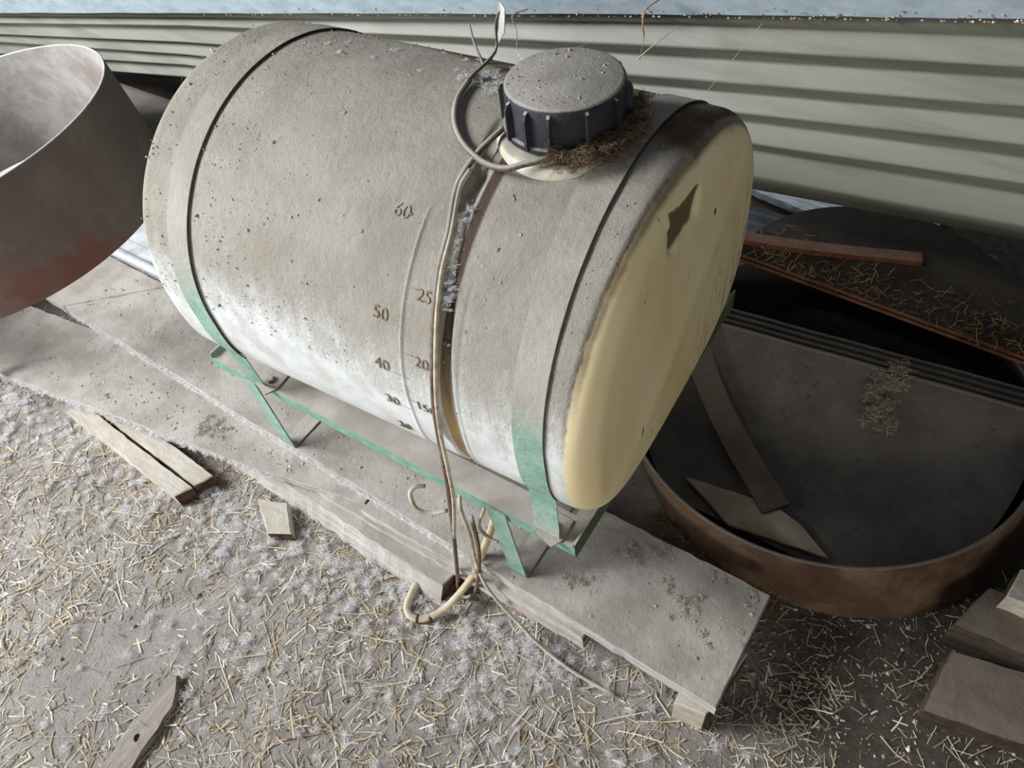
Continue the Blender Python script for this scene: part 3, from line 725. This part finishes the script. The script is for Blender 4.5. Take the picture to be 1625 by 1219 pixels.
# rusty dark edge strip of each strap as own thin part
def strap_edge(lx):
    pts = []; s0, s1 = s_of_dz(-.13), PER / 2 + .1
    W2S = lambda p: SI @ (RT @ Vector((p[0], p[1], p[2] + ZC)))
    for k in range(100): pts.append(tuple(W2S(surf(lx + .0012 * math.sin(k * .9) * .3, s0 + (s1 - s0) * k / 99, .0024))))
    b = MB(); b.tube(pts, .0013, 5); o = b.build('strap_edge', M['wire'], sroot); o['label'] = 'dark rusty strap edge'
strap_edge(.4248); strap_edge(-.2508)
tag(sroot, 'dusty green steel stand with two hold-down straps carrying the tank', 'tank stand')
tag(troot, 'large dusty cream plastic tank with a black screw cap, lying on its green stand', 'tank')

# ------------------------------------------------------------------ cords and hose
b = MB()
loopl = [(-.8+.02,0,0)]
pA = [TW(.1206, .0336, .322), TW(.1332, -.0176, .322), TW(.1567, -.0609, .318), TW(.1904, -.0932, .312), TW(.239, -.119, .311), TW(.277, -.125, .315), TW(.300, -.115, .321), TW(.322, -.100, .324), TW(.351, -.073, .325), TW(.378, -.046, .323), TW(.402, -.005, .3205), TW(.400, .05, .321), TW(.37, .09, .320)]
b.tube(smooth_path(pA, 6), .0046, 8)
co = b.build('neck_cord', M['cord'], None, True); tag(co, 'dusty grey cord looped loosely around the tank neck', 'cord')
b = MB(); b.tube(smooth_path([TW(.1206, .0336, .324), (-.712, .872, .905), (-.745, .90, .925), (-.775, .93, .935)], 5), [.003] * 8 + [.0022] * 8, 6); b.build('frayed_end', M['cord'], co, True)
b = MB(); b.tube(smooth_path([TW(.1206, .0336, .324), (-.700, .892, .925), (-.698, .90, .965), (-.690, .905, .985)], 5), [.003] * 6 + [.002] * 10, 6); b.build('frayed_end', M['cord'], co, True)
b = MB()
fv = [(-.697, .899, .935), (-.683, .899, .955), (-.678, .900, .990), (-.690, .905, .998), (-.698, .902, .965)]
b.add(fv + [(x + .0006, y + .0012, z) for x, y, z in fv], [(0, 1, 2, 3, 4), (9, 8, 7, 6, 5)] + [(i, i + 5, (i + 1) % 5 + 5, (i + 1) % 5) for i in range(5)]); o = b.build('web_tatter', M['web'], co); o['label'] = 'grey tattered web'
# two strands lying down the side of the barrel, then hanging to the ground
P1 = [TW(.234, -.0535, .322), TW(.2265, -.0833, .3165), TW(.2200, -.1101, .3085), TW(.2168, -.1555, .2900), TW(.2314, -.2068, .2590), TW(.2348, -.2452, .2255), TW(.2424, -.2842, .1775), TW(.2475, -.3175, .1090), TW(.2441, -.3331, .0377), TW(.2336, -.3343, -.048),
      (-.540, .420, .50), (-.553, .420, .40), (-.577, .418, .23), (-.590, .405, .08), (-.588, .390, .012), (-.565, .392, .012), (-.545, .405, .06), (-.528, .425, .20), (-.545, .447, .29)]
P2 = [tuple(Vector(p) + Vector((.006, -.001, -.0005))) for p in P1[3:10]] + [(-.531, .418, .50), (-.541, .417, .40), (-.571, .414, .24)]
P2 = [tuple(Vector(TW(.2255, -.1301, .3035)))] + P2
b = MB(); b.tube(smooth_path(P1, 6), .0042, 8); hc = b.build('hanging_cord', M['cord'], None, True); tag(hc, 'dusty brown cord running from the neck down the tank side, looping to the soil', 'cord')
b = MB(); b.tube(smooth_path(P2, 6), .0034, 8); b.build('second_strand', M['cord_pale'], hc, True)
P3 = [(-.578, .47, .335), (-.569, .448, .30), (-.556, .440, .22), (-.546, .425, .15), (-.515, .405, .11), (-.476, .396, .075), (-.43, .390, .045), (-.381, .382, .022), (-.30, .376, .008), (-.213, .380, .006)]
b = MB(); b.tube(smooth_path(P3, 6), .0036, 8); tag(b.build('thin_cable', M['cord_pale'], None, True), 'thin pale cable slanting from the stand rail down to the straw', 'cable')
P4 = [(-.655, .452, .300), (-.668, .440, .305), (-.672, .425, .295), (-.655, .415, .27), (-.63, .425, .262), (-.60, .44, .275)]
b = MB(); b.tube(smooth_path(P4, 6), .0045, 8); tag(b.build('hose_loop', M['cord_pale'], None, True), 'short pale tube bent in a loop just left of the hanging cord', 'tube')
P5 = [(-.522, .50, .27), (-.534, .470, .20), (-.548, .440, .13), (-.562, .412, .07), (-.585, .352, .028), (-.612, .312, .012), (-.640, .296, .010), (-.664, .305, .010), (-.676, .335, .010), (-.680, .36, .010)]
b = MB(); b.tube(smooth_path(P5, 8), .0075, 12); hs = b.build('cream_hose', M['hose'], None, True); tag(hs, 'cream plastic hose curling out from under the stand onto the straw', 'hose')
for p, q in (((-.632, .298, .0098), (-.628, .300, .0098)), ((-.610, .313, .0118), (-.606, .317, .0118))):
    b = MB(); b.tube([p, q], .0088, 12); b.build('hose_clamp', M['wire'], hs, True)
# green back cord between legs and odd small tubes
b = MB(); b.tube(smooth_path([(-.53, .47, .30), (-.535, .45, .26), (-.515, .448, .235), (-.495, .449, .235)], 5), .0035, 8); tag(b.build('thin_cable', M['cord_pale'], None, True), 'short pale cable bowed against the right front leg', 'cable')

# threads and blade hanging from the rail
b = MB(); b.tube(smooth_path([(-.657, 1.383, .80), (-.652, 1.30, .810), (-.650, 1.30, .762), (-.655, 1.30, .735), (-.658, 1.30, .715)], 5), [.0022] * 10 + [.0014] * 11, 6, flat=.5)
tag(b.build('dry_blade', M['straw_blade']), 'brown dry grass blade hanging from the white rail right of the cap', 'grass blade')
def thread(pts, r, label):
    b = MB(); b.tube(smooth_path(pts, 4), r, 5); tag(b.build('cobweb_thread', M['web']), label, 'cobweb')
thread([(-.961, 1.36, .74), (-.961, 1.30, .752), (-.954, 1.30, .719), (-.949, 1.29, .675), (-.82, 1.16, .74)], .0011, 'cobweb thread hanging from the rail just left of the cap')
thread([(-.665, 1.30, .714), (-.635, 1.30, .745), (-.599, 1.34, .775)], .0011, 'cobweb thread at the foot of the dry blade')
thread([(-.46, 1.415, .770), (-.50, 1.33, .70), (-.52, 1.29, .665)], .0005, 'fine cobweb strand across the siding right of the cap')
thread([(-.76, 1.30, .735), (-.82, 1.22, .73), (-.88, 1.10, .75)], .0005, 'fine cobweb strand slanting behind the cap')

# ------------------------------------------------------------------ loose stuff
rng = np.random.default_rng(7)
def sticks(name, pts, lens, wid, mats, tiltmax=.25, bend=.2, thick=.5, nrm=None):
    """flattened, slightly bent blades as one mesh"""
    N = len(pts); V = []; F = []
    for i in range(N):
        p = np.array(pts[i]); L_ = lens[i]; a = rng.uniform(0, 2 * PI); ti = rng.normal() * tiltmax
        if nrm is None:
            d = np.array([math.cos(a) * math.cos(ti), math.sin(a) * math.cos(ti), abs(math.sin(ti))]); up = np.array([0, 0, 1.])
        else:
            up = np.array(nrm[i]); r0 = rng.normal(size=3); d = r0 - up * r0.dot(up); d /= np.linalg.norm(d); d = d + up * abs(ti); d /= np.linalg.norm(d)
        s = np.cross(up, d); s /= np.linalg.norm(s) + 1e-9; u = np.cross(d, s); w_ = wid[i] / 2; h = w_ * thick; k = rng.normal() * bend * L_
        if nrm is None:
            lift = abs(math.sin(ti)) * L_ / 2 + h; p = p + up * lift * rng.uniform(.6, 1.0)
        base = len(V)
        for t in (-.5, 0, .5):
            c = p + d * L_ * t + s * k * (.25 - t * t)
            for (q, r_) in ((-1, 0), (0, 1), (1, 0), (0, -1)): V.append(c + s * w_ * q + u * h * r_)
        for j in (0, 4):
            for q in range(4): F.append((base + j + q, base + j + (q + 1) % 4, base + j + 4 + (q + 1) % 4, base + j + 4 + q))
        F.append((base + 3, base + 2, base + 1, base)); F.append((base + 8, base + 9, base + 10, base + 11))
    b = MB(); b.v = [tuple(x) for x in V]; b.f = F; b.mi = [0] * len(F); return b.build(name, mats)
OCT = np.array([(1, 0, 0), (0, 1, 0), (-1, 0, 0), (0, -1, 0), (0, 0, 1), (0, 0, -1.)]); OF = [(0, 1, 4), (1, 2, 4), (2, 3, 4), (3, 0, 4), (1, 0, 5), (2, 1, 5), (3, 2, 5), (0, 3, 5)]
def crumbs(name, pts, sizes, mats, nrm=None, flat=.6):
    V = []; F = []
    for p, s in zip(pts, sizes):
        Q = OCT * (s * rng.uniform(.5, 1.2, (6, 3))) ; Q[:, 2] *= flat; a = rng.uniform(0, 6.3); c, sn = math.cos(a), math.sin(a)
        Q = np.c_[Q[:, 0] * c - Q[:, 1] * sn, Q[:, 0] * sn + Q[:, 1] * c, Q[:, 2]] + np.array(p); k = len(V)
        V += list(Q); F += [tuple(k + i for i in f) for f in OF]
    b = MB(); b.v = [tuple(x) for x in V]; b.f = F; b.mi = [0] * len(F); return b.build(name, mats)
def tufts(name, centres, radii, mats, per=34, wid=.00035, nrm=None):
    """tangled wool: fine ribbons wandering inside a low mound"""
    V = []; F = []
    for c, R_ in zip(centres, radii):
        c = np.array(c)
        for _ in range(per):
            q = rng.normal(size=3) * R_ * .4; d = rng.normal(size=3); d /= np.linalg.norm(d); st = R_ * rng.uniform(.25, .5); k = len(V)
            for t in range(6):
                s = np.cross(d, rng.normal(size=3)); s /= np.linalg.norm(s) + 1e-9
                w_ = c + np.array([q[0], q[1], abs(q[2]) * .55 + .0004]); V.append(w_ - s * wid); V.append(w_ + s * wid)
                d = d + rng.normal(size=3) * .55 - q / R_ * .45; d /= np.linalg.norm(d); q = q + d * st
            for j in range(5): F.append((k + 2 * j, k + 2 * j + 1, k + 2 * j + 3, k + 2 * j + 2))
    b = MB(); b.v = [tuple(x) for x in V]; b.f = F; b.mi = [0] * len(F); return b.build(name, mats)
def clump(x, y): return .5 + .5 * np.sin(5.1 * x + 2.3 * y + 1) * np.cos(4.3 * y - 3.1 * x) + .25 * np.sin(13 * x - 9 * y)
def ground_pts(N, x0, x1, y0, y1, k=.5):
    out = []
    while len(out) < N:
        x = rng.uniform(x0, x1); y = rng.uniform(y0, y1)
        if y > .62 + .05 * x and x < -.1 and y < 1.1: continue
        # camera sees a slanted band of floor: skip what lies left/below the frame
        if y < .24 + .515 * (x + 2.1) - .87 + .0 and False: continue
        if clump(x, y) < rng.uniform(-.9, .8) * k + .1: continue
        out.append((x, y, float(gz(x, y))))
    return out
def vis(p):
    # keep only what could be near the view
    x, y = p[0], p[1]
    return y > -.62 * (x + 2.4) - .15 or True
P = ground_pts(14000, -2.3, .15, -.42, .62)
Lh = list(np.clip(rng.lognormal(-4.0, .6, len(P)), .006, .085)); Wh = list(rng.uniform(.001, .0034, len(P)))
tag(sticks('straw_litter', P, Lh, Wh, M['straw'], .16, .2), 'chopped straw scattered over the bright soil in front of the planks', 'straw', None, 'stuff')
P = [p for p in ground_pts(5200, -3.2, .9, -1.2, .62) if not (-2.3 < p[0] < .15 and p[1] > -.42) and rng.random() < 1.1 - 1.0 * max(-.42 - p[1], -2.3 - p[0], p[0] - .15, 0) / .8]
Lh = list(np.clip(rng.lognormal(-4.0, .6, len(P)), .006, .085))
tag(sticks('straw_litter', P, Lh, list(rng.uniform(.001, .0034, len(P))), M['straw'], .16, .2), 'thinning straw at the outskirts of the strewn patch', 'straw', None, 'stuff')
P = ground_pts(800, -2.3, .2, -.42, .6)
tag(sticks('straw_litter', P, list(rng.uniform(.045, .13, len(P))), list(rng.uniform(.0009, .0022, len(P))), M['straw'], .10, .12), 'long straw stalks lying loose on the chopped straw', 'straw', None, 'stuff')
P = ground_pts(900, -.1, .62, .42, 1.0, .9); Lh = list(np.clip(rng.lognormal(-3.9, .5, len(P)), .008, .08))
tag(sticks('straw_litter', P, Lh, list(rng.uniform(.0008, .002, len(P))), M['straw'], .14, .2), 'sparse straw on the shaded soil between the tub and lumber', 'straw', None, 'stuff')
P = [(rng.uniform(-.32, -.02), 0, 0) for _ in range(420)]; P = [(x, .70 - .02 + rng.uniform(0, .14) * (1 if x < -.15 else .4), .004) for x, _, _ in P]
tag(sticks('straw_litter', P, list(rng.uniform(.015, .06, len(P))), list(rng.uniform(.001, .002, len(P))), M['hay_dark'], .3, .3), 'brown straw wedged between the top plank and the rusty tub', 'straw', None, 'stuff')
P = ground_pts(13000, -2.3, .6, -.42, .95, .5)
tag(crumbs('soil_crumbs', P, list(np.clip(rng.lognormal(-6.1, .6, len(P)), .0008, .011)), M['crumb']), 'loose crumbs, pebbles and chaff on the soil', 'soil crumbs', None, 'stuff')
# white seed fluff, thickest against the lower board
C_ = []
for _ in range(800):
    if rng.random() < .55:
        x = rng.uniform(-2.3, -.3); C_.append((x, .30 + .10 * (x + 1.3) - abs(rng.normal()) * .10, .004))
    else: C_.append((rng.uniform(-2.2, .2), rng.uniform(-.4, .45), .004))
tag(tufts('seed_fluff', C_, list(rng.uniform(.005, .015, len(C_))), M['fluff'], 44, .00022), 'white cottony seed fluff caught in the straw', 'seed fluff', None, 'stuff')
# on the planks
def on_quad(N, x0, x1, f0, f1, z):
    out = []
    for _ in range(N):
        x = rng.uniform(x0, x1); a, c = f0(x), f1(x); out.append((x, rng.uniform(a, c), z))
    return out
top = on_quad(900, -1.98, -.05, lambda x: .47 - .022 * (x + 2), lambda x: .65, .1305) + on_quad(650, -2.3, -1.05, lambda x: .24 + .17 * (x + 2) , lambda x: .455, .091)
tag(crumbs('dust_crumbs', top, list(np.clip(rng.lognormal(-6.5, .6, len(top)), .0006, .006)), M['dcrumb']), 'dust crumbs and grit lying on the planks', 'dust', None, 'stuff')
cl = []; rr_ = []
for (x, y, z, n_, R_) in ((-.162, .566, .13, 9, .016), (-.20, .58, .13, 4, .01), (-1.343, .40, .091, 12, .02), (-1.30, .40, .091, 6, .012), (-.046, .554, .13, 2, .008), (-.30, .60, .13, 8, .014), (-.36, .50, .13, 8, .014), (-.10, .52, .13, 4, .01), (-1.66, .33, .091, 3, .01), (-.25, .63, .13, 5, .012), (-.12, .64, .13, 4, .01), (-.06, .63, .13, 4, .01)):
    for _ in range(n_): cl.append((x + rng.normal() * R_, y + rng.normal() * R_ * .8, z)); rr_.append(R_ * rng.uniform(.3, .7))
M['dfluff'] = island_mat('dust_fluff_mat', [(0, (172, 162, 148)), (1, (206, 198, 186))], .95)
tag(tufts('dust_fluff', cl, rr_, M['dfluff'], 30, .0004), 'grey matted dust fluff in clumps on the planks', 'dust fluff', None, 'stuff')
ef = []
for _ in range(620):
    x = rng.uniform(-2.0, -.5); ef.append((x, .463 - .022 * (x + 2) - .002 + rng.normal() * .002, .126 - rng.random() * .02))
for _ in range(420):
    x = rng.uniform(-2.3, -1.1); ef.append((x, .223 + .169 * (x + 2.014) - .003 + rng.normal() * .002, .088 - rng.random() * .018))
tag(tufts('edge_fluff', ef, list(rng.uniform(.003, .008, len(ef))), M['fluff'], 12, .0003), 'whitish lint clinging along the front edges of the planks', 'lint', None, 'stuff')
# crumbs and fluff on the tank top
tp = []; 
for _ in range(3600):
    lx = rng.uniform(-.37, .46); s = rng.uniform(s_of_dz(.02), PER / 2 - .12)
    if math.hypot(lx - cx_, at_s(s)[0] - cy_) < .12: continue
    if .455 < lx: continue
    tp.append(TW(*surf(lx, s, .0004)))
for _ in range(260):
    a = rng.uniform(0, 6.3); r_ = .073 * math.sqrt(rng.random()); tp.append(TW(cx_ + r_ * math.cos(a), cy_ + r_ * math.sin(a), .3886 - ZC + ZC + .0))
tp = [(p[0], p[1], p[2]) for p in tp]
tag(crumbs('tank_crumbs', tp, list(np.clip(rng.lognormal(-7.0, .6, len(tp)), .0005, .0045)), M['dcrumb'], flat=.8), 'fine crumbs and specks stuck on the dusty tank', 'dust', None, 'stuff')
ft = []; fr_ = []
for k in range(24):
    dz = rng.uniform(.17, .275); g = gchan(dz, -.2); s = s_of_dz(dz); ft.append(TW(*surf(g + rng.uniform(-.002, .014), s, .002))); fr_.append(rng.uniform(.003, .008))
for k in range(16): ft.append(TW(.15 + rng.normal() * .02, .05 + rng.normal() * .012, .316)); fr_.append(.008)
for k in range(30): lx = rng.uniform(-.2, .45); ft.append(TW(lx, .0, 0) if False else TW(*surf(lx, PER / 4 + rng.uniform(.05, .16), 0))); fr_.append(.005)
tag(tufts('tank_fluff', ft, fr_, M['fluff'], 26, .0003), 'white fluff caught along the channel and crown of the tank', 'fluff', None, 'stuff')
wb = []
for _ in range(120):
    a = rng.uniform(-1.35, .75); r_ = rng.uniform(.080, .108); wb.append(TW(cx_ + r_ * math.cos(a), cy_ + r_ * math.sin(a), .312 + rng.random() * .03))
M['webbrown'] = island_mat('brown_web', [(0, (84, 66, 50)), (1, (148, 126, 104))], .9)
tag(tufts('matted_web', wb, list(rng.uniform(.006, .014, len(wb))), M['webbrown'], 26, .0003), 'brown matted cobweb and lint around the right side of the cap', 'cobweb', None, 'stuff')
# debris on the rail, hay on the lid, bits on the plates
nb = []
for _ in range(260):
    t = rng.random() ** .7; a, c = (Vector(ST[2][0]), Vector(ST[4][0])) if rng.random() < .6 else (Vector(ST[1][0]), Vector(ST[2][0])); p = a.lerp(c, t)
    nb.append((p[0], p[1] - .047, p[2] + .016 + (rng.random() ** 4) * .02))
tag(crumbs('nest_debris', nb, list(rng.uniform(.0008, .0035, len(nb))), M['nest'], flat=.9), 'crusty brown debris stuck along the white rail', 'debris', None, 'stuff')
lp = []
for _ in range(420):
    x = rng.uniform(-.42, .22); lp.append((x, 1.415 - .05 * x + abs(rng.normal()) * .06, .1785))
tag(sticks('lid_hay', lp, list(rng.uniform(.01, .04, len(lp))), list(rng.uniform(.0008, .0018, len(lp))), M['hay_dark'], .35, .25), 'brown hay and chaff along the straight edge of the lid', 'hay', None, 'stuff')
pp = []
for _ in range(700):
    y = rng.uniform(.86, 1.2); z = float(np.interp(y, [.80, .90, 1.0, 1.09, 1.165, 1.22], [.018, .016, .024, .048, .086, .130])) + .0265
    x = rng.uniform(-.30, .22); pp.append((x, y + (x + .375) * .10 * max(0, (y - .95) / .27), z))
tag(crumbs('plate_crumbs', pp, list(np.clip(rng.lognormal(-6.5, .6, len(pp)), .0006, .005)), M['plate']), 'grit and dust lumps on the topmost curved plate', 'dust', None, 'stuff')
wc = []
for _ in range(26):
    t = rng.random(); y = 1.265 - .13 * t; z = float(np.interp(y, [.80, .90, 1.0, 1.09, 1.165, 1.25], [.018, .016, .024, .048, .086, .140])) + .026
    wc.append((-.0 + rng.normal() * .014, y, z + .004))
tag(tufts('dead_weed', wc, list(rng.uniform(.012, .022, len(wc))), M['weed'], 14, .0009), 'tangled grey dead weed hanging over the top curved plate', 'weed', None, 'stuff')
